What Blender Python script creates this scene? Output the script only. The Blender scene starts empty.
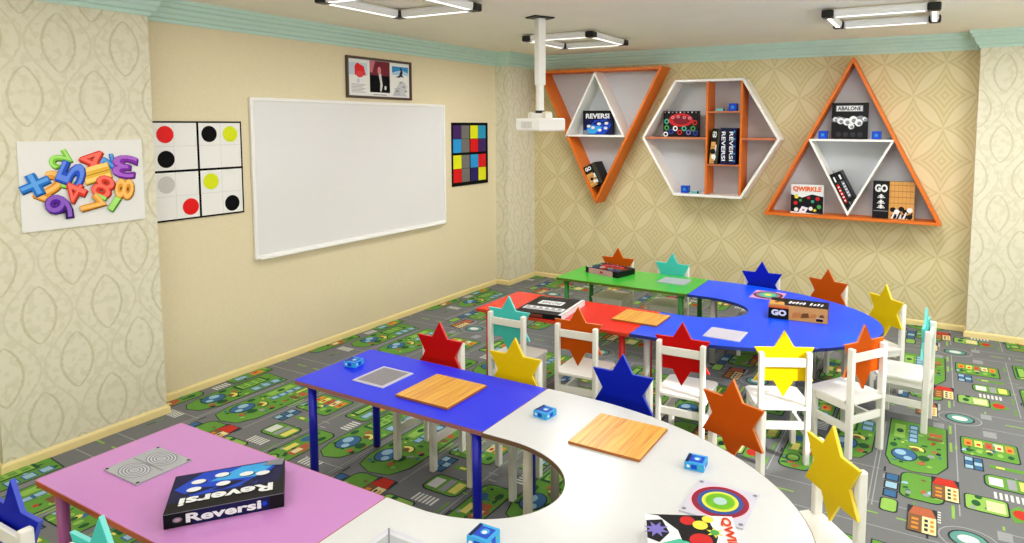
import bpy, bmesh, math, random
from mathutils import Matrix, Vector
random.seed(7)
PI = math.pi
C = bpy.context.scene.collection

# ------------------------------------------------------------------ materials
def lin(c):
    return tuple(((x/255)/12.92 if x/255 <= .04045 else ((x/255+.055)/1.055)**2.4) for x in c) + (1.0,)
MATS = {}
def mat(name, col, rough=.5, spec=.4, var=.04, scale=30, bump=0, metal=0, emit=0, coat=0):
    if name in MATS: return MATS[name]
    m = bpy.data.materials.new(name); m.use_nodes = True
    nt = m.node_tree; b = nt.nodes['Principled BSDF']
    b.inputs['Roughness'].default_value = rough
    b.inputs['Specular IOR Level'].default_value = spec
    b.inputs['Metallic'].default_value = metal
    if coat: b.inputs['Coat Weight'].default_value = coat; b.inputs['Coat Roughness'].default_value = .08
    tc = nt.nodes.new('ShaderNodeTexCoord')
    nz = nt.nodes.new('ShaderNodeTexNoise'); nz.inputs['Scale'].default_value = scale
    nz.inputs['Detail'].default_value = 3
    nt.links.new(tc.outputs['Object'], nz.inputs['Vector'])
    mp = nt.nodes.new('ShaderNodeMapRange')
    mp.inputs['To Min'].default_value = 1-var*2; mp.inputs['To Max'].default_value = 1+var*2
    nt.links.new(nz.outputs['Fac'], mp.inputs['Value'])
    mx = nt.nodes.new('ShaderNodeVectorMath'); mx.operation = 'SCALE'
    mx.inputs[0].default_value = lin(col)[:3]
    nt.links.new(mp.outputs['Result'], mx.inputs['Scale'])
    nt.links.new(mx.outputs[0], b.inputs['Base Color'])
    if bump:
        bp = nt.nodes.new('ShaderNodeBump'); bp.inputs['Strength'].default_value = bump
        bp.inputs['Distance'].default_value = .01
        nt.links.new(nz.outputs['Fac'], bp.inputs['Height']); nt.links.new(bp.outputs['Normal'], b.inputs['Normal'])
    if emit:
        b.inputs['Emission Color'].default_value = lin(col); b.inputs['Emission Strength'].default_value = emit
    MATS[name] = m
    return m

class G:
    """tiny node-graph helper"""
    def __init__(s, m): s.nt = m.node_tree
    def v(s, x, inp):
        if isinstance(x, (int, float)): inp.default_value = x
        else: s.nt.links.new(x, inp)
    def m(s, op, a, b=0.0, c=0.0):
        n = s.nt.nodes.new('ShaderNodeMath'); n.operation = op
        s.v(a, n.inputs[0]); s.v(b, n.inputs[1]); s.v(c, n.inputs[2])
        return n.outputs[0]
    def smooth(s, x, lo, hi, a=0.0, b=1.0):
        n = s.nt.nodes.new('ShaderNodeMapRange'); n.interpolation_type = 'SMOOTHSTEP'
        s.v(x, n.inputs['Value'])
        n.inputs['From Min'].default_value = lo; n.inputs['From Max'].default_value = hi
        n.inputs['To Min'].default_value = a; n.inputs['To Max'].default_value = b
        return n.outputs['Result']
    def mix(s, f, a, b):
        n = s.nt.nodes.new('ShaderNodeMix'); n.data_type = 'RGBA'
        s.v(f, n.inputs[0])
        for x, i in ((a, 6), (b, 7)):
            if isinstance(x, tuple): n.inputs[i].default_value = x
            else: s.nt.links.new(x, n.inputs[i])
        return n.outputs[2]
def wall_mat(name, kind):
    m = bpy.data.materials.new(name); m.use_nodes = True
    g = G(m); nt = m.node_tree; b = nt.nodes['Principled BSDF']
    b.inputs['Roughness'].default_value = .75; b.inputs['Specular IOR Level'].default_value = .2
    tc = nt.nodes.new('ShaderNodeTexCoord'); sx = nt.nodes.new('ShaderNodeSeparateXYZ')
    nt.links.new(tc.outputs['Object'], sx.inputs[0])
    nz = nt.nodes.new('ShaderNodeTexNoise'); nz.inputs['Scale'].default_value = 45; nz.inputs['Detail'].default_value = 4
    nt.links.new(tc.outputs['Object'], nz.inputs['Vector'])
    grain = nz.outputs['Fac']
    if kind == 'petal':
        U = g.m('PINGPONG', g.m('DIVIDE', g.m('ADD', sx.outputs['X'], 20.11), .51), .5)
        V = g.m('PINGPONG', g.m('DIVIDE', g.m('ADD', sx.outputs['Z'], 5.03), .60), .5)
        p = g.m('ADD', U, V); bul = g.m('SINE', g.m('MULTIPLY', p, PI))
        d = g.m('ABSOLUTE', g.m('SUBTRACT', U, V))
        dd = g.m('SUBTRACT', d, g.m('MULTIPLY', bul, .115))
        st = g.m('SINE', g.m('MULTIPLY', dd, 2*PI*10))
        leaf = g.smooth(dd, -.012, .004, 1, 0)
        rib = g.smooth(d, .0, .02, 1, 0)
        f = g.m('MULTIPLY', g.smooth(st, -.2, .75), g.smooth(dd, 0, .02))
        f = g.m('ADD', g.m('MULTIPLY', f, .5), g.m('MULTIPLY', rib, .12))
        f = g.m('MULTIPLY', f, g.m('ADD', .35, g.m('MULTIPLY', grain, 1.1)))
        f = g.m('MINIMUM', f, 1)
        base = g.mix(leaf, lin((214, 200, 156)), lin((219, 206, 165)))
        col = g.mix(f, base, lin((186, 170, 120)))
        hgt = f
    elif kind == 'ogee':
        co = g.m('ADD', sx.outputs['X'], sx.outputs['Y'])
        wob = g.m('MULTIPLY', g.m('SUBTRACT', grain, .5), .16)
        wob = g.m('MULTIPLY', wob, .35)
        U = g.m('ADD', g.m('PINGPONG', g.m('DIVIDE', g.m('ADD', co, 9.05), .35), .5), wob)
        V = g.m('PINGPONG', g.m('DIVIDE', g.m('ADD', sx.outputs['Z'], .09), .61), .5)
        def wave(v, k): return g.m('MULTIPLY', g.m('ADD', g.m('MULTIPLY', g.m('COSINE', g.m('MULTIPLY', g.m('MINIMUM', v, .5*k), 2*PI/k)), .225), .25), k)
        d1 = g.m('ABSOLUTE', g.m('SUBTRACT', U, wave(V, 1.0)))
        def oval(v): return g.m('MULTIPLY', g.m('POWER', g.m('MAXIMUM', g.m('COSINE', g.m('MULTIPLY', v, PI/.54)), .0001), .72), .235)
        d2 = g.m('ABSOLUTE', g.m('SUBTRACT', U, oval(V)))
        U2 = g.m('SUBTRACT', .5, U); V2 = g.m('SUBTRACT', .5, V)
        d3 = g.m('ABSOLUTE', g.m('SUBTRACT', U2, oval(V2)))
        l1 = g.smooth(d1, .006, .035, .55, 0)
        l2 = g.m('MAXIMUM', g.m('MULTIPLY', g.smooth(d2, .006, .035, 1, 0), g.smooth(V, .27, .275, 1, 0)), g.m('MULTIPLY', g.smooth(d3, .006, .035, 1, 0), g.smooth(V2, .27, .275, 1, 0)))
        vz = nt.nodes.new('ShaderNodeTexNoise'); vz.inputs['Scale'].default_value = 22; vz.inputs['Detail'].default_value = 1
        nt.links.new(tc.outputs['Object'], vz.inputs['Vector'])
        blob = g.smooth(vz.outputs['Fac'], .48, .60, 0, .38)
        f = g.m('MAXIMUM', g.m('MAXIMUM', l1, l2), blob)
        f = g.m('MULTIPLY', f, g.m('ADD', .3, grain))
        col = g.mix(f, lin((223, 218, 196)), lin((196, 190, 158)))
        hgt = f
    else:
        col = g.mix(g.smooth(grain, .3, .7), lin((226, 213, 180)), lin((223, 210, 176)))
        hgt = grain
    nt.links.new(col, b.inputs['Base Color'])
    bp = nt.nodes.new('ShaderNodeBump'); bp.inputs['Strength'].default_value = .12; bp.inputs['Distance'].default_value = .004
    nt.links.new(hgt, bp.inputs['Height']); nt.links.new(bp.outputs['Normal'], b.inputs['Normal'])
    return m
def wood_mat(name, a, bcol, axis='X', n=60, rough=.3):
    m = bpy.data.materials.new(name); m.use_nodes = True
    g = G(m); nt = m.node_tree; b = nt.nodes['Principled BSDF']
    b.inputs['Roughness'].default_value = rough
    tc = nt.nodes.new('ShaderNodeTexCoord'); sx = nt.nodes.new('ShaderNodeSeparateXYZ')
    nt.links.new(tc.outputs['Object'], sx.inputs[0])
    k = g.m('FLOOR', g.m('MULTIPLY', g.m('ADD', sx.outputs[axis], 3.0), n))
    wn = nt.nodes.new('ShaderNodeTexWhiteNoise'); wn.noise_dimensions = '1D'
    nt.links.new(k, wn.inputs['W'])
    mp = nt.nodes.new('ShaderNodeMapping'); nz = nt.nodes.new('ShaderNodeTexNoise'); nz.inputs['Scale'].default_value = 6
    mp.inputs['Scale'].default_value = (14, 1, 1) if axis == 'X' else (1, 14, 1)
    nt.links.new(tc.outputs['Object'], mp.inputs[0]); nt.links.new(mp.outputs[0], nz.inputs['Vector'])
    f = g.m('ADD', g.m('MULTIPLY', wn.outputs['Value'], .55), g.m('MULTIPLY', g.smooth(nz.outputs['Fac'], .3, .7), .45))
    nt.links.new(g.mix(f, lin(a), lin(bcol)), b.inputs['Base Color'])
    return m

WHITE = mat('chair_white', (238, 236, 230), .35, var=.01)
SHELFW = mat('shelf_white', (236, 234, 228), .4, var=.01)
ORANGE = mat('shelf_orange', (216, 108, 20), .5, var=.03)
TEAL = mat('cornice_teal', (192, 222, 211), .6, var=.02)
CEIL = mat('ceiling_paint', (246, 240, 224), .85, .1, var=.02, scale=3)
BASE = mat('baseboard_cream', (232, 212, 150), .35, var=.03, scale=8)
BLACK = mat('black_plastic', (16, 16, 18), .4, var=.02)
PWHITE = mat('projector_white', (232, 230, 224), .4, var=.01)
W_MAIN = wall_mat('plain_beige_wall', 'plain'); W_OGEE = wall_mat('ogee_wallpaper', 'ogee'); W_PET = wall_mat('petal_wallpaper', 'petal')

# ------------------------------------------------------------------ mesh builder
class MB:
    def __init__(s): s.bm = bmesh.new(); s.mats = []
    def mi(s, m):
        if m not in s.mats: s.mats.append(m)
        return s.mats.index(m)
    def face(s, pts, m):
        f = s.bm.faces.new([s.bm.verts.new(p) for p in pts]); f.material_index = s.mi(m); return f
    def poly(s, pts, c, m): return s.face([(x, y, c) for x, y in pts], m)
    def rect(s, a0, a1, b0, b1, c, m): return s.poly([(a0, b0), (a1, b0), (a1, b1), (a0, b1)], c, m)
    def disc(s, a, b, r, c, m, ry=None, n=28, rot=0):
        ry = ry or r; cr, sr = math.cos(rot), math.sin(rot)
        s.poly([(a+cr*r*math.cos(t)-sr*ry*math.sin(t), b+sr*r*math.cos(t)+cr*ry*math.sin(t)) for t in [2*PI*i/n for i in range(n)]], c, m)
    def prism(s, pts, c0, c1, m, side=None, hole=None):
        side = side or m
        if sum(pts[i][0]*pts[(i+1) % len(pts)][1]-pts[(i+1) % len(pts)][0]*pts[i][1] for i in range(len(pts))) < 0: pts = pts[::-1]
        lo = [s.bm.verts.new((x, y, c0)) for x, y in pts]; hi = [s.bm.verts.new((x, y, c1)) for x, y in pts]
        k, ks = s.mi(m), s.mi(side)
        s.bm.faces.new(hi).material_index = k; s.bm.faces.new(lo[::-1]).material_index = k
        n = len(pts)
        for i in range(n):
            s.bm.faces.new((lo[i], lo[(i+1) % n], hi[(i+1) % n], hi[i])).material_index = ks
    def box(s, a0, a1, b0, b1, c0, c1, m): s.prism([(a0, b0), (a1, b0), (a1, b1), (a0, b1)], c0, c1, m)
    def tube(s, p0, p1, r, m, n=14, r1=None):
        p0, p1 = Vector(p0), Vector(p1); r1 = r if r1 is None else r1
        d = (p1-p0).normalized(); u = d.orthogonal().normalized(); w = d.cross(u); k = s.mi(m)
        A = [s.bm.verts.new(p0+r*(math.cos(2*PI*i/n)*u+math.sin(2*PI*i/n)*w)) for i in range(n)]
        B = [s.bm.verts.new(p1+r1*(math.cos(2*PI*i/n)*u+math.sin(2*PI*i/n)*w)) for i in range(n)]
        for i in range(n):
            f = s.bm.faces.new((A[i], A[(i+1) % n], B[(i+1) % n], B[i])); f.material_index = k; f.smooth = True
        s.bm.faces.new(A[::-1]).material_index = k; s.bm.faces.new(B).material_index = k
    def ringprism(s, outer, inner, c0, c1, m, side=None):
        n = len(outer); k = s.mi(m); ks = s.mi(side or m)
        V = {}
        for key, pts, c in (('ol', outer, c0), ('oh', outer, c1), ('il', inner, c0), ('ih', inner, c1)):
            V[key] = [s.bm.verts.new((x, y, c)) for x, y in pts]
        for i in range(n):
            j = (i+1) % n
            for q, kk in (((V['oh'][i], V['oh'][j], V['ih'][j], V['ih'][i]), k), ((V['ol'][j], V['ol'][i], V['il'][i], V['il'][j]), k),
                      ((V['ol'][i], V['ol'][j], V['oh'][j], V['oh'][i]), ks), ((V['il'][j], V['il'][i], V['ih'][i], V['ih'][j]), ks)):
                s.bm.faces.new(q).material_index = kk
    def text(s, body, a, b, c, h, m, rot=0, bold=.0, width=None, shear=0, M=None, depth=0):
        """lettering lying in the local a-b plane (or in the plane of matrix M), centred on (a, b)"""
        cu = bpy.data.curves.new('t', 'FONT'); cu.body = body; cu.size = 1; cu.offset = bold; cu.shear = shear
        cu.align_x = 'LEFT'; cu.resolution_u = 3
        o = bpy.data.objects.new('t', cu); C.objects.link(o)
        dg = bpy.context.evaluated_depsgraph_get(); me = bpy.data.meshes.new_from_object(o.evaluated_get(dg))
        xs = [v.co.x for v in me.vertices]; ys = [v.co.y for v in me.vertices]
        x0, x1, y0, y1 = min(xs), max(xs), min(ys), max(ys); sy = h/(y1-y0); sx = sy if width is None else width/(x1-x0)
        k = s.mi(m); cr, sr = math.cos(rot), math.sin(rot); vs = []
        for v in me.vertices:
            x = (v.co.x-(x0+x1)/2)*sx; y = (v.co.y-(y0+y1)/2)*sy
            p = Vector((a+cr*x-sr*y, b+sr*x+cr*y, c))
            vs.append(s.bm.verts.new(M @ p if M else p))
        for f in me.polygons:
            try: s.bm.faces.new([vs[i] for i in f.vertices]).material_index = k
            except ValueError: pass
        bpy.data.objects.remove(o); bpy.data.curves.remove(cu); bpy.data.meshes.remove(me)
    def build(s, name, parent=None, loc=None, bevel=0, normals=True, label=None):
        if normals: bmesh.ops.recalc_face_normals(s.bm, faces=s.bm.faces)
        me = bpy.data.meshes.new(name); s.bm.to_mesh(me); s.bm.free()
        for m in s.mats: me.materials.append(m)
        o = bpy.data.objects.new(name, me); C.objects.link(o)
        if parent: o.parent = parent
        if loc: o.location = loc
        if bevel:
            b = o.modifiers.new('bevel', 'BEVEL'); b.width = bevel; b.segments = 2; b.limit_method = 'ANGLE'
        if label: o['label'] = label
        return o
def tag(o, label=None, cat=None, group=None, kind=None):
    for k, v in (('label', label), ('category', cat), ('group', group), ('kind', kind)):
        if v: o[k] = v
    return o
def empty(name, loc=(0, 0, 0), rz=0, label=None, cat=None, group=None, M=None):
    o = bpy.data.objects.new(name, None); C.objects.link(o); o.empty_display_size = .1
    if M is not None: o.matrix_world = M
    else: o.location = loc; o.rotation_euler = (0, 0, rz)
    return tag(o, label, cat, group)
def copy_tree(o, parent=None):
    c = o.copy(); C.objects.link(c)
    if parent: c.parent = parent
    for ch in list(o.children): copy_tree(ch, c)
    return c
def frame(origin, a, c):
    """local frame: a = right, b = up on the surface, c = out of the surface"""
    a, c = Vector(a).normalized(), Vector(c).normalized(); b = c.cross(a)
    M = Matrix((a, b, c)).transposed().to_4x4(); M.translation = Vector(origin); return M

# ------------------------------------------------------------------ the room
XL, YB, XR, YF, ZC = -4.55, 7.085, 2.6, -1.4, 2.72
XP, YP0, YP1 = -4.365, 1.58, 2.462       # left pillar face and ends
XQ, YQ = -4.37, 6.50                    # corner pilaster
XT, YT = .292, 6.92                     # right pillar
def struct(name, mb, **k): return tag(mb.build(name, **k), kind='structure')
def vbox(mb, x0, x1, y0, y1, z0, z1, m): mb.box(x0, x1, y0, y1, z0, z1, m)

# carpet floor with a printed play-town street plan
CC = {k: mat('carpet_'+k, v, .95, .05, var=.13, scale=260) for k, v in dict(
    road=(118, 119, 120), dark=(54, 60, 62), green=(102, 152, 66), lime=(142, 184, 88), forest=(50, 92, 58),
    blue=(66, 106, 146), pale=(150, 186, 206), white=(214, 216, 210), yellow=(222, 214, 110), cream=(226, 214, 160),
    red=(190, 58, 46), brick=(176, 100, 70), brown=(124, 92, 66), teal=(96, 150, 140), grey=(150, 152, 154), orange=(216, 140, 60), line=(158, 160, 160)).items()}
def tile(put, u0, v0):
    L = .0006
    def P(pts, lay, c): put([(u0+x, v0+y) for x, y in pts], lay*L, CC[c])
    def R(a, b, c_, d, lay, c): P([(a, c_), (b, c_), (b, d), (a, d)], lay, c)
    def E(x, y, rx, ry, lay, c, a0=0, a1=2*PI, n=18):
        P([(x+rx*math.cos(a0+(a1-a0)*i/n), y+ry*math.sin(a0+(a1-a0)*i/n)) for i in range(n+(0 if a1-a0 > 6.2 else 1))], lay, c)
    def isle(pts, c='green', w=.008, lay=2):
        cx = sum(p[0] for p in pts)/len(pts); cy = sum(p[1] for p in pts)/len(pts)
        ex = max(abs(p[0]-cx) for p in pts); ey = max(abs(p[1]-cy) for p in pts)
        P([(cx+(x-cx)*(1+w/ex), cy+(y-cy)*(1+w/ey)) for x, y in pts], lay, 'dark'); P(pts, lay+1, c)
    def rr(a, b, c_, d, r):
        out = []
        for cx, cy, t in ((b-r, d-r, 0), (a+r, d-r, 1), (a+r, c_+r, 2), (b-r, c_+r, 3)):
            out += [(cx+r*math.cos(PI/2*(t+i/4)), cy+r*math.sin(PI/2*(t+i/4))) for i in range(5)]
        return out
    # road lines
    for x in (.668, 1.045): R(x, x+.006, 0, 1.16, 1, 'line'); 
    for y in (1.17, 1.40): R(0, .58, y, y+.006, 1, 'line'); R(.82, 1.3, y, y+.006, 1, 'line')
    for y in (.31,): R(.0, .3, y, y+.006, 1, 'line')
    for x in (.262, .282): R(x, x+.006, -.1, .95, 1, 'line')
    for (a, b) in ((0.02, .14), (.22, .34), (.92, 1.04)): R(1.02, 1.032, a, b, 2, 'green')
    for y in (-.04, .72, .98): R(.636, .650, y, y+.13, 2, 'lime')
    for x in (.04, .22, .40, .95, 1.12): R(x, x+.10, 1.285, 1.297, 2, 'lime')
    # twin pond islands
    for k, (a, b) in enumerate(((.0, .235), (.315, .62))):
        m_ = (a+b)/2
        isle([(a, .50), (a+.03, .40), (m_-.02, .36), (b-.05, .39), (b, .50), (b, 1.03), (a, 1.05)])
        cx = a+.09
        E(cx, .55, .07, .085, 5, 'dark'); E(cx, .55, .062, .078, 6, 'blue'); E(cx-.02, .57, .03, .035, 7, 'pale'); E(cx+.02, .51, .022, .025, 7, 'pale')
        E(cx+.055, .645, .055, .05, 8, 'dark', -.4, 2.6); E(cx+.055, .645, .046, .042, 9, 'yellow', -.4, 2.6); E(cx+.055, .645, .022, .02, 10, 'brown')
        E(cx+.10, .55, .03, .035, 6, 'forest'); E(cx-.06, .66, .02, .03, 6, 'forest'); E(cx+.09, .48, .02, .02, 6, 'brick')
    R(.015, .135, .74, .97, 5, 'forest'); R(.03, .12, .76, .95, 6, 'lime')
    for i in range(3):
        for j in range(2): R(.038+.04*j, .068+.04*j, .775+.06*i, .815+.06*i, 7, 'green')
    for i in range(3): R(.155, .225, .78+.08*i, .845+.08*i, 5, 'blue'); R(.163, .217, .788+.08*i, .837+.08*i, 6, 'pale')
    R(.42, .47, .74, 1.0, 5, 'blue')
    for i in range(4): R(.426, .464, .75+.062*i, .795+.062*i, 6, 'pale')
    R(.34, .40, .78, .98, 5, 'lime'); E(.37, .88, .02, .03, 6, 'forest')
    R(.52, .60, .82, .86, 5, 'brown'); R(.53, .60, .88, .93, 5, 'brick'); E(.55, .77, .012, .014, 5, 'red'); R(.50, .515, .9, 1.0, 5, 'yellow')
    # house block
    isle(rr(.405, .60, .06, .34, .05)); 
    for i in range(3): R(.325, .395, .02+.09*i, .10+.09*i, 3, 'dark'); R(.333, .387, .028+.09*i, .092+.09*i, 4, 'pale' if i % 2 else 'blue')
    isle(rr(.325, .395, -.12, -.0, .02), 'lime')
    for hx, hy in ((.55, .12), (.45, 1.215)):
        R(hx-.005, hx+.125, hy-.005, hy+.235, 6, 'dark'); R(hx, hx+.06, hy, hy+.15, 7, 'brown'); R(hx+.06, hx+.12, hy, hy+.15, 7, 'cream')
        P([(hx, hy+.15), (hx+.12, hy+.15), (hx+.10, hy+.23), (hx+.02, hy+.23)], 8, 'red' if hx > .5 else 'brick')
        for i in range(3): R(hx+.07, hx+.085, hy+.02+.04*i, hy+.045+.04*i, 8, 'dark'); R(hx+.095, hx+.11, hy+.02+.04*i, hy+.045+.04*i, 8, 'orange'); R(hx+.015, hx+.045, hy+.02+.04*i, hy+.04+.04*i, 8, 'orange')
    # shop strip
    isle(rr(.70, .98, .74, .98, .02), 'green')
    for i in range(5):
        R(.715+.052*i, .755+.052*i, .86, .95, 5, ('orange', 'yellow', 'brick', 'cream', 'orange')[i]); R(.725+.052*i, .745+.052*i, .88, .91, 6, 'red')
        E(.735+.052*i, .80, .016, .024, 5, ('forest', 'lime')[i % 2])
    R(.705, .80, .55, .71, 2, 'dark')
    for i in range(3):
        for j in range(2): R(.711+.045*j, .748+.045*j, .557+.05*i, .60+.05*i, 3, 'blue' if (i+j) % 2 else 'pale')
    # parking island, crosswalks
    isle(rr(.80, 1.02, .385, .53, .04))
    R(.815, .88, .41, .50, 5, 'white'); R(.90, .94, .40, .515, 5, 'grey'); R(.955, 1.005, .41, .51, 5, 'yellow')
    for i in range(6): R(.83+.024*i, .843+.024*i, .27, .34, 2, 'white'); R(.02+.024*i, .033+.024*i, .24, .31, 2, 'white')
    for i in range(5): R(.52, .59, .0+.0-.02-.024*i, .012-.02-.024*i, 2, 'white')
    for i in range(5): R(1.2, 1.27, .66+.024*i, .673+.024*i, 2, 'white')
    # green and cream lawn, red roundel
    isle(rr(.70, .88, .10, .25, .02), 'lime'); R(.79, .87, .12, .22, 5, 'cream'); E(.745, .17, .02, .03, 5, 'forest')
    P([(.90, .06), (1.0, .13), (.93, .24), (.88, .17)], 2, 'green'); E(.935, .15, .036, .045, 4, 'red')
    # roundabout
    E(.70, 1.26, .125, .105, 2, 'line'); E(.70, 1.26, .118, .098, 3, 'road'); E(.70, 1.26, .085, .075, 4, 'dark'); E(.70, 1.26, .075, .065, 5, 'teal'); E(.70, 1.26, .045, .035, 6, 'white')
    R(.55, .61, 1.04, 1.12, 2, 'grey'); R(.82, .89, 1.04, 1.13, 2, 'grey'); R(.82, .88, 1.33, 1.41, 2, 'grey')
    # park and building block at the right
    isle(rr(1.09, 1.27, .80, 1.12, .03)); R(1.10, 1.17, .84, 1.08, 5, 'forest'); R(1.115, 1.155, .86, 1.06, 6, 'lime')
    R(1.19, 1.25, .83, .93, 5, 'blue'); R(1.198, 1.242, .838, .922, 6, 'pale'); R(1.19, 1.25, .97, 1.06, 5, 'orange'); R(1.20, 1.22, .99, 1.03, 6, 'red')
    isle(rr(1.09, 1.26, .08, .58, .05)); E(1.15, .2, .04, .05, 5, 'forest'); E(1.15, .2, .03, .035, 6, 'lime'); R(1.18, 1.24, .28, .42, 5, 'brick'); R(1.19, 1.23, .30, .36, 6, 'cream'); E(1.14, .46, .03, .04, 5, 'blue'); R(1.12, 1.16, .30, .39, 5, 'yellow'); E(1.22, .5, .02, .03, 5, 'forest')
    rg = random.Random(11)
    for k, (a, b, c_, d, n) in enumerate(((.02, .22, .44, 1.02, 22), (.34, .60, .44, 1.02, 26), (.42, .58, .08, .32, 14), (.71, .97, .75, .97, 14), (1.10, 1.26, .10, .56, 18), (1.10, 1.26, .82, 1.10, 10), (.72, .87, .11, .24, 6))):
        for i in range(n):
            x, y = rg.uniform(a, b), rg.uniform(c_, d); q = rg.uniform(.008, .024); w = rg.uniform(.008, .022)
            cc_ = rg.choice(('forest', 'forest', 'lime', 'lime', 'blue', 'pale', 'dark', 'yellow', 'brown', 'brick', 'grey'))
            if rg.random() < .5: P([(x-q, y-w), (x+q, y-w*.6), (x+q*.7, y+w), (x-q*.5, y+w*.8)], 4.4+.02*i, cc_)
            else: E(x, y, q*.8, w, 4.4+.02*i, cc_, n=8)
    for i in range(26):
        x, y = rg.uniform(0, 1.3), rg.uniform(0, 1.46); q = rg.uniform(.01, .035)
        P([(x-q, y-.005), (x+q, y-.005), (x+q, y+.005), (x-q, y+.005)] if rg.random() < .5 else [(x-.005, y-q), (x+.005, y-q), (x+.005, y+q), (x-.005, y+q)], 1.5, rg.choice(('forest', 'green', 'grey', 'dark', 'line', 'lime')))
    R(.83, 1.0, .62, .66, 2, 'green'); R(.86, .9, .63, .65, 3, 'yellow')
fl = MB(); fl.mi(CC['road'])
fl.box(XL-.1, XR+.1, YF-.1, YB+.1, -.1, 0, CC['road'])
def put(pts, z, m):
    x0, x1, y0, y1 = XL+.003, XR-.003, YF+.003, YB-.003
    q = [(min(max(x, x0), x1), min(max(y, y0), y1)) for x, y in pts]
    ar = abs(sum(q[i][0]*q[(i+1) % len(q)][1]-q[(i+1) % len(q)][0]*q[i][1] for i in range(len(q))))/2
    if ar < 1e-5: return
    fl.poly(q, z, m)
for i in range(-1, 6):
    for j in range(-3, 5):
        tile(put, -4.40+1.30*i, 2.20+1.46*j)
struct('floor', fl, normals=False)

m = MB(); m.box(XL-.1, XR+.1, YF-.1, YB+.1, ZC, ZC+.1, CEIL); struct('ceiling', m)
m = MB(); m.box(XL-.15, XL, YF-.15, YB+.15, 0, ZC, W_MAIN); struct('wall_left', m)
m = MB(); m.box(XL-.05, XP, YP0, YP1, 0, ZC, W_OGEE); struct('trim_1', m, label='pillar papered in pale ogee damask on the left wall')
m = MB(); m.box(XL-.05, XQ, YQ, YB+.05, 0, ZC, W_OGEE); struct('trim_2', m, label='papered pilaster in the far left corner')
m = MB(); m.box(XL-.15, XR+.15, YB, YB+.15, 0, ZC, W_PET); struct('wall_back', m)
m = MB(); m.box(XT, XR+.05, YT, YB+.05, 0, ZC, W_OGEE); struct('trim_3', m, label='papered pillar at the right end of the back wall')
# right wall with a wide window, front wall behind the camera
m = MB()
wy0, wy1, wz0, wz1 = 1.2, 5.2, .9, 2.3
m.box(XR, XR+.15, YF-.15, wy0, 0, ZC, W_MAIN); m.box(XR, XR+.15, wy1, YB+.15, 0, ZC, W_MAIN)
m.box(XR, XR+.15, wy0, wy1, 0, wz0, W_MAIN); m.box(XR, XR+.15, wy0, wy1, wz1, ZC, W_MAIN)
struct('wall_right', m)
m = MB()
for y in (wy0, wy0+1.333, wy0+2.666, wy1-.05): m.box(XR+.04, XR+.1, y, y+.05, wz0, wz1, SHELFW)
for z in (wz0, wz1-.05): m.box(XR+.04, XR+.1, wy0, wy1, z, z+.05, SHELFW)
struct('window_1', m)
m = MB(); m.box(XL-.15, XR+.15, YF-.15, YF, 0, ZC, W_MAIN); struct('wall_front', m)

# cornice: a stepped profile swept along the wall line; the path is the wall-side line, n points into the room
PROF = [(0, -.150), (.014, -.150), (.018, -.128), (.034, -.120), (.040, -.098), (.052, -.084), (.056, -.062), (.074, -.052), (.082, -.030), (.094, -.024), (.098, 0), (0, 0)]
def sweep(name, path, prof, z, m, side=1, **k):
    mb = MB(); pts = [Vector(p) for p in path]; rows = []
    for i, p in enumerate(pts):
        ds = []
        if i > 0: ds.append((pts[i]-pts[i-1]).normalized())
        if i < len(pts)-1: ds.append((pts[i+1]-pts[i]).normalized())
        ns = [Vector((d.y, -d.x))*side for d in ds]
        if len(ns) == 2: nn = (ns[0]+ns[1]); nn = nn/(nn.dot(ns[0]))
        else: nn = ns[0]
        rows.append([mb.bm.verts.new((p.x+nn.x*a, p.y+nn.y*a, z+b)) for a, b in prof])
    kx = mb.mi(m)
    for r0, r1 in zip(rows, rows[1:]):
        for i in range(len(prof)):
            j = (i+1) % len(prof); mb.bm.faces.new((r0[i], r0[j], r1[j], r1[i])).material_index = kx
    mb.bm.faces.new(rows[0]); mb.bm.faces.new(rows[-1][::-1])
    return struct(name, mb, **k)
path_l = [(XL, YF), (XL, YP0), (XP, YP0), (XP, YP1), (XL, YP1), (XL, YQ), (XQ, YQ), (XQ, YB)]
path_b = [(XQ, YB), (XT, YB), (XT, YT), (XR, YT)]
CR1 = sweep('trim_4', path_l+path_b[1:], PROF, ZC, TEAL, label='pale teal stepped cornice around the room')
BPROF = [(0, 0), (.018, 0), (.018, .006), (.016, .040), (.010, .050), (0, .054)]
sweep('baseboard_left', path_l[:-1]+[(XQ, YB)], BPROF, 0, BASE)
sweep('baseboard_back', path_b, BPROF, 0, BASE)
sweep('baseboard_right', [(XR, YT), (XR, YF)], BPROF, 0, BASE)

# ------------------------------------------------------------------ tables
H = .56
def tmat(n, c, r=.22): return mat(n, c, r, .5, var=.01)
T = dict(blue=tmat('laminate_blue', (6, 34, 235), .38), pink=tmat('laminate_pink', (198, 134, 200)), white=tmat('laminate_white', (214, 215, 217)),
         green=tmat('laminate_green', (62, 180, 58)), red=tmat('laminate_red', (232, 32, 18)), azure=tmat('laminate_azure', (0, 78, 244), .3))
TL = dict(blue=tmat('leg_blue', (16, 24, 190), .35), pink=tmat('leg_mauve', (178, 96, 158), .35), white=tmat('leg_white', (206, 200, 188), .35),
          green=tmat('leg_green', (34, 128, 38), .35), red=tmat('leg_red', (196, 22, 20), .35), azure=tmat('leg_grey', (196, 194, 190), .35))
EDGE = dict(blue=mat('edge_brown', (148, 96, 92), .5), pink=mat('edge_copper', (188, 92, 44), .5), white=mat('edge_darkbrown', (104, 78, 56), .5),
            green=mat('edge_olive', (86, 110, 26), .5), red=mat('edge_red', (196, 58, 22), .5), azure=mat('edge_navy', (18, 40, 120), .5))
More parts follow.
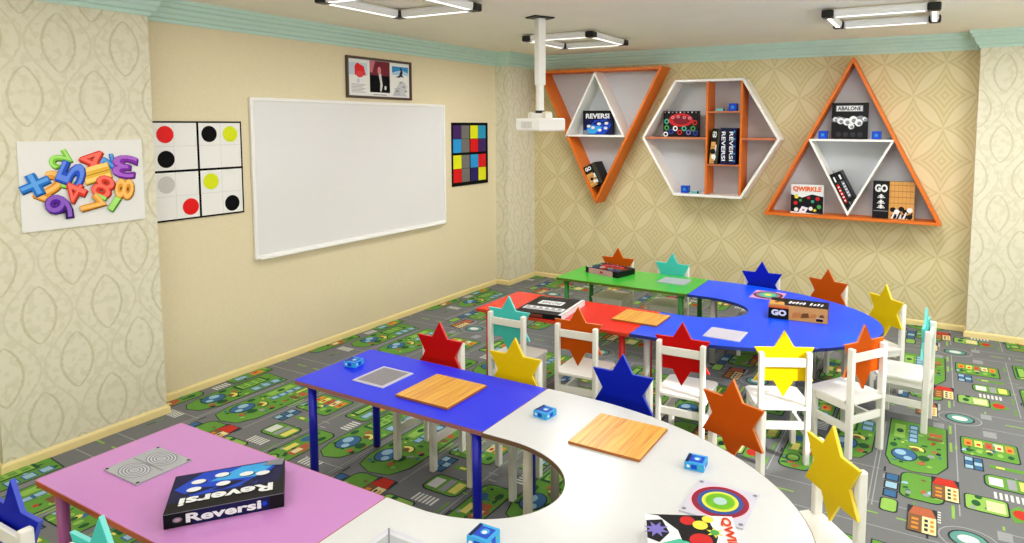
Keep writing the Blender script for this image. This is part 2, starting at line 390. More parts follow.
def outline_table(name, col, pts, legs, loc, label, group):
    t = empty(name, (loc[0], loc[1], 0), label=label, cat='table', group=group)
    P = [(x-loc[0], y-loc[1]) for x, y in pts]
    m = MB(); m.prism(P, H-.020, H, T[col]); m.build('tabletop', t, bevel=.0015)
    # edge band: thin strip wrapped around the rim
    m = MB(); n = len(P); area = sum(P[i][0]*P[(i+1) % n][1]-P[(i+1) % n][0]*P[i][1] for i in range(n)); sg = 1 if area > 0 else -1
    out = []
    for i in range(n):
        a, b, c = Vector(P[i-1]), Vector(P[i]), Vector(P[(i+1) % n])
        d1, d2 = (b-a).normalized(), (c-b).normalized(); n1 = Vector((d1.y, -d1.x))*sg; n2 = Vector((d2.y, -d2.x))*sg
        nn = n1+n2; nn = nn/max(.6, nn.dot(n1)); out.append((b.x+nn.x*.0025, b.y+nn.y*.0025))
    m.ringprism(out, P, H-.021, H-.0012, EDGE[col]); m.build('edge_band', t)
    for x, y in legs:
        m = MB(); m.tube((0, 0, .012), (0, 0, H-.021), .0215, TL[col], 20); m.tube((0, 0, 0), (0, 0, .013), .019, BLACK, 16)
        m.tube((0, 0, H-.035), (0, 0, H-.0205), .034, TL[col], 20)
        m.build('leg', t, loc=(x-loc[0], y-loc[1], 0))
    return t
def rect_pts(x0, x1, y0, y1, r=.012):
    out = []
    for cx, cy, t in ((x1-r, y1-r, 0), (x0+r, y1-r, 1), (x0+r, y0+r, 2), (x1-r, y0+r, 3)):
        out += [(cx+r*math.cos(PI/2*(t+i/3)), cy+r*math.sin(PI/2*(t+i/3))) for i in range(4)]
    return out
def rtable(col, x0, x1, y0, y1, label, group):
    return outline_table('rectangular_table', col, rect_pts(x0, x1, y0, y1), [(x0+.08, y0+.05), (x1-.065, y0+.045), (x1-.065, y1-.045), (x0+.08, y1-.05)], ((x0+x1)/2, (y0+y1)/2), label, group)
def ring_table(col, yc, label, legs):
    x0, xc = -1.683, -1.54; N = 44; pts = [(x0, yc-.852)]
    pts += [(xc+1.28*math.cos(t), yc+.852*math.sin(t)) for t in [-PI/2+PI*i/N for i in range(N+1)]]
    pts += [(x0, yc+.852), (x0, yc+.29)]
    pts += [(xc+.40*math.cos(t), yc+.29*math.sin(t)) for t in [PI/2-PI*i/28 for i in range(29)]]
    pts += [(x0, yc-.29)]
    return outline_table('curved_table', col, pts, legs, (-1.0, yc), label, 'half ring tables')
g1 = 'tables of the front horseshoe'; g2 = 'tables of the rear horseshoe'
rtable('blue', -2.905, -1.688, 2.298, 2.85, 'blue rectangular table with brown edge, nearest the whiteboard', g1)
rtable('pink', -2.922, -1.688, 1.15, 1.708, 'pink rectangular table with copper edge in the left foreground', g1)
ring_table('white', 2.0, 'white half ring table at the curved end of the front horseshoe', [(-1.50, 2.37), (-1.60, 2.78), (-1.50, 1.63), (-1.60, 1.22), (-.75, 2.42), (-.75, 1.58), (-.42, 2.0)])
rtable('green', -2.885, -1.688, 5.03, 5.61, 'green rectangular table at the back of the room', g2)
rtable('red', -2.90, -1.688, 3.88, 4.45, 'red rectangular table in the middle of the room', g2)
ring_table('azure', 4.74, 'bright blue half ring table at the curved end of the rear horseshoe', [(-1.50, 5.11), (-1.60, 5.50), (-1.50, 4.37), (-1.60, 3.98), (-.75, 5.16), (-.75, 4.32), (-.42, 4.74)])

# ------------------------------------------------------------------ chairs
STAR = dict(red=(190, 6, 4), yellow=(226, 192, 0), blue=(0, 24, 170), orange=(190, 78, 0), turquoise=(72, 196, 190))
def make_chair(col):
    t = empty('child_chair')
    w, hp = .131, .644
    for s in (-1, 1):
        m = MB(); m.box(-.0145, .0145, -.019, .019, 0, hp, WHITE); m.build('rear_post', t, loc=(s*w, 0, 0), bevel=.006)
        m = MB(); m.box(-.0145, .0145, -.019, .019, 0, .318, WHITE); m.build('leg', t, loc=(s*w, .255, 0), bevel=.004)
        m = MB(); m.box(-.010, .010, .0, .216, -.022, .022, WHITE); m.build('side_stretcher', t, loc=(s*w, .0195, .175), bevel=.002)
        m = MB(); m.box(-.010, .010, .0, .216, -.02, .02, WHITE); m.build('seat_rail', t, loc=(s*w, .0195, .297), bevel=.002)
    m = MB(); m.box(-w+.015, w-.015, -.009, .009, -.022, .022, WHITE); m.build('back_stretcher', t, loc=(0, 0, .225), bevel=.002)
    m = MB(); m.box(-w+.015, w-.015, -.009, .009, -.018, .018, WHITE); m.build('front_stretcher', t, loc=(0, .255, .295), bevel=.002)
    m = MB(); m.box(-w+.015, w-.015, -.009, .009, -.024, .024, WHITE); m.build('crossbar', t, loc=(0, .0, .585), bevel=.003)
    m = MB(); e = w+.022
    m.prism([(-w+.016, -.02), (w-.016, -.02), (w-.016, .021), (e, .021), (e, .275), (e-.02, .292), (-e+.02, .292), (-e, .275), (-e, .021), (-w+.016, .021)], .318, .336, WHITE)
    m.build('seat', t, bevel=.003)
    m = MB(); R = .191; r = R/math.sqrt(3)
    pts = [((R if i % 2 == 0 else r)*math.sin(PI*i/6), (R if i % 2 == 0 else r)*math.cos(PI*i/6)) for i in range(12)]
    c = STAR[col]; sm = mat('star_'+col, c, .55, .12, var=.01); ed = mat('star_edge_'+col, tuple(min(255, int(x*.8+60)) for x in c), .4, .4, var=.01)
    m.prism(pts, -.008, .008, sm, ed)
    o = m.build('star_backrest', t, loc=(0, .028, .568), bevel=.0025, label=col+' six-pointed star panel'); o.rotation_euler = (PI/2, 0, 0)
    return t
CH = [('red', -2.48, 3.0, 180, 'white child chair with red star back, behind the blue table by the whiteboard'),
 ('yellow', -1.94, 2.97, 180, 'white child chair with yellow star back, behind the right end of the front blue table'),
 ('blue', -1.33, 3.02, 180, 'white child chair with blue star back at the white table, between yellow and orange stars'),
 ('orange', -.75, 2.96, 158.8, 'white child chair with orange star back at the far rim of the white table'),
 ('yellow', -.28, 2.67, 132, 'white child chair with yellow star back in the right foreground'),
 ('turquoise', -2.46, 3.63, 0, 'white child chair with turquoise star back at the left end of the red table'),
 ('orange', -1.93, 3.62, 2.5, 'white child chair with orange star back at the red table, seen from behind'),
 ('red', -1.25, 3.63, 2, 'white child chair with red star back at the rear bright blue table, seen from behind'),
 ('yellow', -.69, 3.76, 26.7, 'brightly lit white child chair with yellow star back beside the rear blue table'),
 ('orange', -.30, 4.11, 56, 'white child chair with orange star back turned beside the rear blue table, seen from behind'),
 ('turquoise', .01, 4.70, 84.7, 'white child chair seen side-on with turquoise star back, at right of the rear blue table'),
 ('yellow', -.26, 5.28, 136, 'white child chair with yellow star back at the far right rim of the rear table'),
 ('blue', -1.25, 5.68, 183, 'white child chair with blue star back behind the rear blue table'),
 ('orange', -.71, 5.64, 159.4, 'white child chair with orange star back behind the curved end of the rear blue table'),
 ('turquoise', -2.03, 5.66, 178, 'white child chair with turquoise star back behind the green table'),
 ('orange', -2.565, 5.66, 181, 'white child chair with orange star back behind the black box on the green table'),
 ('blue', -2.56, .92, 1, 'child chair with dark blue star back cut off at the bottom left corner'),
 ('turquoise', -2.09, .95, 2, 'child chair with turquoise star back at the near side of the pink table')]
protos = {}
for col, x, y, a, lab in CH:
    if col not in protos: protos[col] = o = make_chair(col)
    else: o = copy_tree(protos[col])
    o.location = (x, y, 0); o.rotation_euler = (0, 0, math.radians(a))
    tag(o, lab, 'chair', 'white child chairs with star backs')

# ------------------------------------------------------------------ things on the left wall
def on_left(y, z, name, label, cat, x=XL, group=None): return empty(name, M=frame((x, y, z), (0, 1, 0), (1, 0, 0)), label=label, cat=cat, group=group)
# whiteboard
wb = on_left(4.416, 1.479, 'whiteboard', 'large blank white marker board with thin white frame', 'whiteboard')
m = MB(); hw, hh = 1.14, .62
m.box(-hw+.02, hw-.02, -hh+.02, hh-.02, .002, .016, mat('board_white', (226, 226, 226), .25, .5, var=.005, scale=2)); m.build('writing_panel', wb)
m = MB(); m.ringprism([(-hw, -hh), (hw, -hh), (hw, hh), (-hw, hh)], [(-hw+.028, -hh+.028), (hw-.028, -hh+.028), (hw-.028, hh-.028), (-hw+.028, hh-.028)], .0, .026, mat('board_frame', (238, 237, 234), .3, var=.005)); m.build('frame', wb, bevel=.006)
m = MB(); m.box(-hw+.03, hw-.03, -hh-.004, -hh+.012, .026, .05, mat('board_frame', (238, 237, 234))); m.build('pen_ledge', wb, bevel=.003)
# grid poster with coloured circles
PW = mat('poster_white', (232, 231, 228), .5, var=.005); PB = mat('poster_black', (10, 9, 10), .7, .1, var=.02)
def col(n, c, r=.45): return mat('print_'+n, c, r, .2, var=.02)
gp = on_left(2.865, 1.575, 'grid_poster', 'white square poster of coloured circles in a black four-cell grid, beside the whiteboard', 'poster')
m = MB(); s = .34; m.box(-s, s, -s, s, 0, .010, PB); m.rect(-s+.012, s-.012, -s+.012, s-.012, .0106, PW)
m.rect(-.008, .008, -s, s, .0112, PB); m.rect(-s, s, -.008, .008, .0112, PB)
GL = col('faintgrey', (214, 213, 210))
for q in (-.17, .17): m.rect(q-.002, q+.002, -s+.012, s-.012, .0109, GL); m.rect(-s+.012, s-.012, q-.002, q+.002, .0109, GL)
for y, z, c in ((2.638, 1.825, 'red'), (2.638, 1.658, 'blk'), (2.950, 1.825, 'blk'), (3.112, 1.823, 'chart'), (2.632, 1.485, 'lgrey'), (2.794, 1.322, 'red'), (2.950, 1.487, 'chart'), (3.108, 1.316, 'blk')):
    cc = dict(red=col('red', (224, 16, 16)), blk=PB, chart=col('chartreuse', (214, 224, 24)), lgrey=col('lightgrey', (196, 195, 192)))[c]
    m.disc(y-2.865, z-1.575, .058, .0118, cc, n=36)
m.build('poster_panel', gp, normals=False)
# mosaic poster
mp = on_left(6.004, 1.57, 'mosaic_poster', 'narrow poster of coloured squares on black, right of the whiteboard', 'poster')
m = MB(); a, b = .326, .345; m.box(-a, a, -b, b, 0, .010, PB)
K = dict(p=(62, 32, 96), g=(112, 110, 106), y=(222, 226, 30), t=(40, 148, 186), b=(40, 148, 212), r=(214, 22, 26), n=(34, 26, 96))
rows = ['pgyt', 'bgrp', 'ygbr', 'rgny']
for i, rw in enumerate(rows):
    for j, ch in enumerate(rw):
        y0 = -a+.018+j*.146+(.012 if j > 1 else 0); z1 = b-.03-i*.15-(.024 if i > 1 else 0)
        m.rect(y0, y0+.142, z1-.146, z1, .0112, col('mosaic_'+ch, K[ch]))
m.build('poster_panel', mp, normals=False)
# framed certificates
fr = on_left(4.643, 2.313, 'picture_frame', 'dark framed triple picture hanging above the whiteboard', 'picture')
m = MB(); a, b = .412, .184
m.ringprism([(-a, -b), (a, -b), (a, b), (-a, b)], [(-a+.022, -b+.022), (a-.022, -b+.022), (a-.022, b-.022), (-a+.022, b-.022)], 0, .024, mat('frame_brown', (74, 54, 40), .4)); m.build('frame', fr, bevel=.003)
m = MB(); m.box(-a+.02, a-.02, -b+.02, b-.02, .001, .008, PW)
z0 = .0085; m.rect(-.13, .125, -.125, .16, z0, PB); m.rect(-.125, .12, .03, .16, z0+.0004, col('maroon', (112, 18, 34)))
m.poly([(-.13, .16), (-.06, .16), (-.10, .05), (-.13, .06)], z0+.0008, col('rose', (196, 110, 124)))
m.disc(-.01, .075, .022, z0+.0008, col('skinrose', (214, 130, 130)), ry=.036); m.poly([(-.02, .04), (.01, .05), (.03, -.06), (.01, -.12), (-.005, -.11), (.0, -.04)], z0+.0012, GL)
m.disc(.065, -.08, .014, z0+.0008, GL, ry=.02); m.rect(-.09, .08, -.150, -.142, z0, col('textgrey', (150, 148, 146)))
m.rect(-.375, -.16, .02, .13, z0, col('mistblue', (196, 208, 222))); m.poly([(-.31, .02), (-.18, .02), (-.20, .10), (-.28, .13), (-.31, .10)], z0+.0004, col('red', (224, 16, 16)))
m.disc(-.25, .03, .045, z0+.0006, col('coral', (220, 60, 60)), ry=.03); m.disc(-.27, -.03, .02, z0+.0004, col('mistblue', (196, 208, 222)))
for i in range(7): m.rect(-.35, -.18-.02*(i % 3), -.062-.012*i, -.058-.012*i, z0+.0004, col('textgrey', (150, 148, 146)))
m.rect(.155, .375, .05, .13, z0, col('skyblue', (48, 138, 196))); m.poly([(.155, .05), (.375, .05), (.375, .075), (.28, .10), (.155, .07)], z0+.0004, col('palesky', (170, 206, 226)))
m.poly([(.20, .03), (.25, .045), (.27, .09), (.26, .12), (.28, .12), (.30, .08), (.29, .05), (.32, .03), (.27, .035), (.25, .025)], z0+.0008, col('navyblack', (24, 28, 52)))
m.poly([(.155, -.15), (.25, -.02), (.30, 0), (.36, -.05), (.33, -.12), (.36, -.15)], z0+.0002, col('softgrey', (198, 198, 202)))
for p in ((.27, -.02), (.31, -.06), (.34, -.10), (.22, -.1)): m.disc(p[0], p[1], .018, z0+.0006, col('textgrey', (150, 148, 146)), n=9, ry=.01)
for i in range(5): m.rect(.18, .26, -.08-.013*i, -.076-.013*i, z0+.0006, col('textgrey', (150, 148, 146)))
m.build('picture_sheet', fr, normals=False)
# poster of toy digits on the left pillar
dp = on_left(2.058, 1.55, 'digits_poster', 'white poster of a heap of colourful toy digits, on the left pillar', 'poster', x=XP)
m = MB(); m.box(-.326, .324, -.249, .249, 0, .012, PW)
DC = dict(g=(122, 202, 50), r=(226, 50, 28), b=(28, 82, 208), p=(128, 34, 170), s=(24, 116, 210), o=(236, 156, 40), y=(240, 186, 60), v=(84, 20, 160))
lay = [0]
def digit(ch, y, z, h, rot, c, w=None):
    lay[0] += 1; k = .0125+lay[0]*.0008; h *= 1.12; w = w*1.15 if w else None
    d = tuple(int(v*.55) for v in DC[c]); l_ = tuple(min(255, int(v*.75+80)) for v in DC[c]); r_ = math.radians(rot); yy, zz = y-2.058, z-1.55
    m.text(ch, yy+.005, zz-.008, k, h, col('digitdark_'+c, d), r_, .065, w)
    m.text(ch, yy, zz, k+.0003, h, col('digit_'+c, DC[c]), r_, .06, w)
    m.text(ch, yy-.001, zz+.002, k+.0006, h*.93, col('digitlight_'+c, l_), r_, .0, w*.93 if w else None)
digit('2', 1.927, 1.695, .10, 115, 'g', .07); digit('2', 1.878, 1.545, .16, -28, 'o', .10); digit('5', 1.972, 1.545, .08, 70, 'g', .05)
digit('2', 2.174, 1.655, .08, 100, 's', .10); digit('4', 2.087, 1.685, .125, -28, 'r', .10); digit('=', 2.115, 1.605, .085, 14, 'y', .13)
digit('5', 1.982, 1.605, .125, 65, 'b', .13); digit('3', 2.270, 1.637, .125, 170, 'p', .125); digit('+', 1.800, 1.562, .11, 22, 's', .13)
digit('8', 2.263, 1.500, .10, 80, 'o', .11); digit('1', 2.200, 1.415, .08, -35, 'g', .03); digit('4', 1.990, 1.500, .10, 60, 'r', .10)
digit('8', 2.144, 1.522, .125, -30, 'r', .10); digit('-', 2.125, 1.465, .018, -30, 'g', .06); digit('7', 2.078, 1.415, .115, -55, 'o', .08); digit('9', 1.917, 1.425, .155, 52, 'v', .095)
m.build('poster_panel', dp, normals=False)

# ------------------------------------------------------------------ wall shelves
DS = .26
def shelf(name, x, z, label): return empty(name, M=frame((x, YB, z), (1, 0, 0), (0, -1, 0)), label=label, cat='shelf', group='geometric wall shelves')
def inset(pts, t):
    n = len(pts); out = []
    ar = sum(pts[i][0]*pts[(i+1) % n][1]-pts[(i+1) % n][0]*pts[i][1] for i in range(n)); sg = 1 if ar > 0 else -1
    for i in range(n):
        a, b, c = Vector(pts[i-1]), Vector(pts[i]), Vector(pts[(i+1) % n]); d1, d2 = (b-a).normalized(), (c-b).normalized()
        n1, n2 = Vector((-d1.y, d1.x))*sg, Vector((-d2.y, d2.x))*sg; nn = n1+n2; nn = nn/nn.dot(n1); out.append((b.x+nn.x*t, b.y+nn.y*t))
    return out
def ringpart(name, par, pts, t, m_, c0=.008, c1=DS, bev=.002):
    m = MB(); m.ringprism(pts, inset(pts, t), c0, c1, m_); return m.build(name, par, bevel=bev)
BP = mat('shelf_backing', (190, 193, 196), .5, var=.01)
def backing(par, pts, t):
    m = MB(); m.prism(inset(pts, t*.5), 0.001, .010, BP); m.build('back_panel', par)
# shelf 1: orange triangle pointing down with an upright white triangle inside
s1 = shelf('triangle_shelf', -3.41, 1.76, 'orange triangle wall shelf pointing down with white inner triangle, left of the three')
tri = [(-.75, .76), (.80, .76), (.012, -.765)]; t = .026
ringpart('outer_frame', s1, tri, t, ORANGE); backing(s1, tri, t)
ringpart('inner_frame', s1, [(-.392, -.002), (.372, -.002), (-.01, .733)], .022, SHELFW)
# shelf 2: white hexagon with orange dividers
s2 = shelf('hexagon_shelf', -2.107, 1.755, 'white hexagonal wall shelf with orange dividers, middle of the three')
hx = [(-.728, .0), (-.358, -.615), (.368, -.615), (.742, 0), (.368, .615), (-.358, .615)]
ringpart('outer_frame', s2, hx, .026, SHELFW); backing(s2, hx, .026)
for x, nm in ((-.006, 'divider'), (.350, 'divider')):
    m = MB(); m.box(x-.011, x+.011, -.584, .584, .010, DS-.006, ORANGE); m.build(nm, s2, bevel=.0015)
WS = mat('shelf_board_brown', (190, 110, 72), .4, var=.03)
m = MB(); m.box(-.682, -.018, -.011, .011, .010, DS-.008, WS); m.build('shelf_board', s2, bevel=.0015)
m = MB(); m.box(.361, .70, -.011, .011, .010, DS-.008, WS); m.build('shelf_board', s2, bevel=.0015)
m = MB(); m.box(.005, .339, .265, .283, .010, DS-.010, WS); m.build('shelf_board', s2, bevel=.0015)
m = MB(); m.box(.005, .339, -.283, -.265, .010, DS-.010, WS); m.build('shelf_board', s2, bevel=.0015)
# shelf 3: orange triangle pointing up with a white triangle pointing down
s3 = shelf('triangle_shelf', -.725, 1.76, 'orange triangle wall shelf pointing up with inverted white triangle, right of the three')
tri = [(-.785, -.762), (.785, -.762), (0, .775)]
ringpart('outer_frame', s3, tri, .026, ORANGE); backing(s3, tri, .026)
ringpart('inner_frame', s3, [(-.378, .004), (.378, .004), (0, -.727)], .020, SHELFW)

# ------------------------------------------------------------------ game boxes
def cc(n, c): return mat('carton_'+n, c, .42, .2, var=.05, scale=60)
NAVY = cc('navy', (14, 18, 66)); ROYAL = cc('royal', (18, 66, 190)); SKY = cc('sky', (56, 160, 222)); CBLK = cc('black', (12, 12, 16)); CWH = cc('white', (226, 228, 230))
CRED = cc('red', (196, 34, 34)); CGRN = cc('green', (72, 160, 76)); CYEL = cc('yellow', (232, 214, 70)); CORG = cc('orange', (230, 106, 40)); CWOOD = cc('wood', (212, 156, 84)); CDW = cc('darkwood', (120, 74, 34)); CPUR = cc('violet', (120, 110, 190)); CTEA = cc('seagreen', (70, 180, 150)); CPNK = cc('pink', (206, 150, 160)); CGR = cc('grey', (126, 128, 136)); CBLUE = cc('blue', (36, 62, 160))
def faceM(side, w, d, h):
    """frame of one face of a box w x d x h standing on z=0, centred: returns (matrix, width, height)"""
    if side == 'top': return frame((0, 0, h), (1, 0, 0), (0, 0, 1)), w, d
    if side == 'front': return frame((0, -d/2, h/2), (1, 0, 0), (0, -1, 0)), w, h
    if side == 'right': return frame((w/2, 0, h/2), (0, 1, 0), (1, 0, 0)), d, h
    if side == 'left': return frame((-w/2, 0, h/2), (0, -1, 0), (-1, 0, 0)), d, h
class Art:
    """prints on one face of a carton; u,v run -1..1 across the face"""
    def __init__(s, mb, side, w, d, h): s.mb = mb; s.M, s.w, s.h = faceM(side, w, d, h); s.l = 0
    def up(s): s.l += 1; return .00012*s.l
    def poly(s, pts, m):
        c = s.up(); s.mb.face([s.M @ Vector((u*s.w/2, v*s.h/2, c)) for u, v in pts], m)
    def rect(s, a, b, c, d, m): s.poly([(a, c), (b, c), (b, d), (a, d)], m)
    def disc(s, u, v, r, m, k=1, n=20):  # r relative to height; k = stretch of u radius
        s.poly([(u+r*k*s.h/s.w*math.cos(2*PI*i/n), v+r*math.sin(2*PI*i/n)) for i in range(n)], m)
    def star(s, u, v, r, m, n=8, q=.45):
        s.poly([(u+(r if i % 2 else r*q)*s.h/s.w*math.cos(PI*i/n), v+(r if i % 2 else r*q)*math.sin(PI*i/n)) for i in range(2*n)], m)
    def text(s, body, u, v, w, h, m, rot=0, bold=.02, shear=0):
        s.mb.text(body, u*s.w/2, v*s.h/2, s.up(), h*s.h/2, m, rot, bold, w*s.w/2, shear, s.M)
def art_reversi(a, flip=False):
    f = -1 if flip else 1; r = PI if flip else 0
    P = lambda pts: [(u*f, v*f) for u, v in pts]
    a.rect(-1, 1, -1, 1, CBLK); a.poly(P([(-1, -.9), (.95, -1), (1, .5), (-.9, .25)]), NAVY); a.poly(P([(-.95, -.95), (.5, -.95), (.95, -.2), (.6, .3), (-.5, .15)]), ROYAL); a.poly(P([(-.9, -.92), (-.2, -.92), (.35, -.35), (-.5, -.2)]), SKY)
    for k in range(3): a.poly(P([(-.8+.5*k, -.2+.1*k), (-.55+.5*k, -.3+.1*k), (-.2+.5*k, .15), (-.4+.5*k, .2)]), NAVY)
    for u, v in ((.55, -.45), (.15, -.62), (.6, -.05), (.1, -.1), (-.3, -.42), (-.6, -.3)):
        a.disc(u*f+.02, v*f-.03, .125, CBLK, 1.5); a.disc(u*f, v*f, .12, CWH, 1.5)
    a.poly(P([(-1, -1), (-.7, -1), (-.6, -.75), (-.95, -.6)]), CGR)
    a.text('REVERSI' if not flip else 'Reversi', 0, .55*f, 1.6, .42, CWH, r, .035)
def art_go(a):
    a.rect(-1, 1, -1, 1, CWOOD); a.rect(-1, -.2, -1, 1, CBLK)
    a.text('GO', -.6, .62, .62, .42, CWH, 0, .05)
    for i, (v, s_) in enumerate(((.2, .26), (-.1, .2), (-.35, .22))):
        a.rect(-.72, -.46, v-.03, v+.03, CWH); a.rect(-.64, -.54, v-.12, v+.1, CWH); a.rect(-.78, -.4, v-.10, v-.06, CWH)
    a.rect(-.95, -.25, -.62, -.58, CGR)
    for i in range(6): a.rect(-.15+.19*i, -.14+.19*i, -1, 1, CDW)
    for i in range(6): a.rect(-.2, 1, -.8+.32*i, -.78+.32*i, CDW)
    for u, v, c in ((.0, -.5, CBLK), (.2, -.6, CWH), (.4, -.45, CBLK), (.6, -.6, CBLK), (.8, -.5, CWH), (.3, -.85, CWH), (.55, -.85, CBLK), (.8, -.85, CBLK), (.05, -.85, CBLK)): a.disc(u, v, .13, c, 1.1)
    for k in range(4): a.poly([(-.1+.28*k, -.98), (.0+.28*k, -.98), (.12+.28*k, -.62), (.04+.28*k, -.62)], CBLK if k % 2 else CWH)
def art_tiles(a, title, side=1):
    a.rect(-1, 1, -1, 1, CWH); a.poly([(-1, -.9), (1, -1), (1, .2), (.3, .35), (-.3, .1), (-1, .3)], CBLK)
    rnd = random.Random(3)
    for (u, v, c) in ((-.65, .15, CYEL), (-.4, -.1, CGRN), (-.7, -.3, CRED), (.1, .1, CRED), (.35, -.15, CTEA), (.65, .05, CRED), (.75, -.5, CGRN), (-.2, -.55, CBLUE), (.25, -.65, CWH), (-.65, -.75, CWH), (.5, -.75, CYEL)):
        a.poly([(u-.16, v), (u, v-.18), (u+.16, v), (u, v+.18)], CBLK); (a.disc if rnd.random() < .5 else a.star)(u, v, .14, c)
    a.poly([(-.5, -.9), (-.1, -1), (.1, -.6), (-.3, -.5)], CWH); a.star(-.2, -.76, .12, CPUR)
    a.text(title, 0, .68, 1.75, .40, CORG, 0, .05)
def carton(name, w, d, h, body, label, arts, M, cat='board game', group=None):
    e = MB(); e.box(-w/2, w/2, -d/2, d/2, 0, h, body)
    for side, fn in arts.items(): fn(Art(e, side, w, d, h))
    o = e.build(name, normals=False); o.matrix_world = M; return tag(o, label, cat, group)
def TM(x, y, z, rz=0): return Matrix.Translation((x, y, z)) @ Matrix.Rotation(math.radians(rz), 4, 'Z')
def up_in_shelf(x, y, z, tilt=0, lean=0): return Matrix.Translation((x, y, z)) @ Matrix.Rotation(math.radians(tilt), 4, 'Y') @ Matrix.Rotation(math.radians(lean), 4, 'X')
gb = 'board game boxes on the wall shelves'; tb = 'board game boxes on the tables'
carton('game_box', .375, .05, .275, NAVY, 'dark blue box lettered REVERSI, upright inside the left triangle shelf', {'front': art_reversi}, up_in_shelf(-3.428, 6.955, 1.781), group=gb)
def art_spine_go(a):
    a.rect(-1, 1, -1, 1, CBLK); a.rect(-1, .1, -1, .25, CWOOD); a.rect(.45, 1, -1, 1, cc('olive', (58, 54, 44))); a.text('GO', -.35, .68, 1.0, .36, CWH, 0, .05)
    for i in range(4): a.rect(-.95, .05, -.9+.28*i, -.86+.28*i, CDW)
    a.rect(.12, .38, -.8, .1, CWH); a.rect(.16, .34, -.5, -.3, CBLK); a.disc(-.4, -.3, .16, CBLK); a.disc(-.1, -.6, .14, CWH)
carton('game_box', .16, .20, .25, CBLK, 'black and wood-coloured GO box leaning in the tip of the left triangle shelf', {'front': art_spine_go, 'top': lambda a: a.rect(-1, 1, -1, 1, CGR)}, up_in_shelf(-3.385, 6.945, 1.212, -26.6), group=gb)
def art_rings(a):
    a.rect(-1, 1, -1, 1, CBLK); a.disc(0, .3, .52, CRED, 1.9); a.disc(.05, .3, .36, cc('maroon', (120, 22, 36)), 1.9)
    for u, v in ((-.45, .5), (-.15, .55), (.2, .5), (.5, .45)): a.disc(u, v, .11, CPNK, 1.2); a.disc(u, v, .06, CRED, 1.2)
    for i, (u, v) in enumerate(((-.8, -.3), (-.55, -.6), (-.3, -.35), (-.05, -.65), (.2, -.35), (.45, -.65), (.7, -.35), (.85, -.7), (-.85, -.8), (.8, .1), (-.8, .2))):
        a.disc(u, v, .2, (CGRN, CBLUE, CWH, CRED, CTEA, CPUR)[i % 6]); a.disc(u, v, .11, CBLK)
    for i in range(9): a.disc(-.9+.22*i, .9, .06, (CPNK, CWH, CGR)[i % 3])
carton('game_box', .395, .05, .277, CBLK, 'black box with red oval and coloured rings, in the hexagon shelf', {'front': art_rings}, up_in_shelf(-2.431, 6.955, 1.767), group=gb)
def art_spine_rev(a):
    a.rect(-1, 1, -1, 1, NAVY); a.text('REVERSI', -.25, .0, .45*4.9, .5, CWH, PI/2, .03) if False else None
    a.rect(-.95, -.85, -.9, .9, ROYAL)
carton('game_box', .085, .20, .36, CBLK, 'slim GO box standing tilted beside a dark blue box, on the hexagon shelf', {'front': art_spine_go}, up_in_shelf(-2.037, 6.93, 1.4955, 5), group=gb)
def art_vert_rev(a):
    a.rect(-1, 1, -1, 1, NAVY); a.rect(-.2, .1, -1, 1, CBLK)
    for k, u in enumerate((-.62, .42)):
        a.mb.text('REVERSI', u*a.w/2, 0, a.up(), a.w*.26, CWH, -PI/2, .02, a.h*.8, 0, a.M)
    for i in range(5): a.disc(.85, -.8+.4*i, .05, SKY)
carton('game_box', .155, .20, .375, NAVY, 'dark blue box with vertical white lettering in the centre of the hexagon shelf', {'front': art_vert_rev}, up_in_shelf(-1.885, 6.93, 1.490), group=gb)
def art_abalone(a):
    a.rect(-1, 1, -1, 1, CBLK); a.rect(-.78, .72, .52, .86, CGR); a.rect(-.74, .68, .55, .83, CWH); a.text('ABALONE', -.03, .69, 1.3, .22, CBLK, 0, .03)
    a.poly([(-1, .1), (-.6, .25), (0, .1), (.6, .3), (1, .15), (1, .0), (.4, -.15), (-.4, -.1), (-1, -.05)], CGR)
    for u, v, r in ((-.5, .0, .18), (-.15, -.05, .2), (.2, .05, .22), (.5, -.1, .2), (.1, -.3, .16), (-.8, .1, .12), (.8, .12, .1)): a.disc(u, v, r, CWH); a.disc(u+.04, v-.04, r*.55, CGR)
    for i in range(4): a.disc(-.6+.4*i, -.75, .14, cc('darkgrey', (44, 44, 50)))
carton('game_box', .32, .05, .342, CBLK, 'black ABALONE box upright on top of the right triangle shelf', {'front': art_abalone}, up_in_shelf(-.745, 6.93, 1.766), group=gb)
carton('game_box', .305, .05, .285, CWH, 'white box with orange title and colourful tiles, lower left of the right triangle shelf', {'front': lambda a: art_tiles(a, 'QWIRKLE')}, up_in_shelf(-1.108, 6.93, 1.026), group=gb)
carton('game_box', .35, .05, .35, CBLK, 'black and wood-coloured GO box, lower right of the right triangle shelf', {'front': art_go}, up_in_shelf(-.342, 6.93, 1.026), group=gb)
def art_spines(c):
    def f(a):
        a.rect(-1, 1, -1, 1, CBLK); a.rect(-.5, .5, -.75, .35, c); a.rect(-.3, .3, .5, .8, CWH)
        for i in range(5): a.rect(-.35, .35, -.65+.2*i, -.58+.2*i, CWH)
    return f
carton('game_box', .048, .20, .345, CBLK, 'slim black box with a red spine leaning in the white inverted triangle', {'front': art_spines(CRED), 'right': lambda a: a.rect(-1, 1, -1, 1, CWH)}, up_in_shelf(-.718, 6.93, 1.124, -27.3), group=gb)
carton('game_box', .055, .20, .30, CBLK, 'slim grey-spined black box leaning on a red-spined one in the inverted triangle', {'front': art_spines(CGR)}, up_in_shelf(-.689, 6.93, 1.186, -27.3), group=gb)
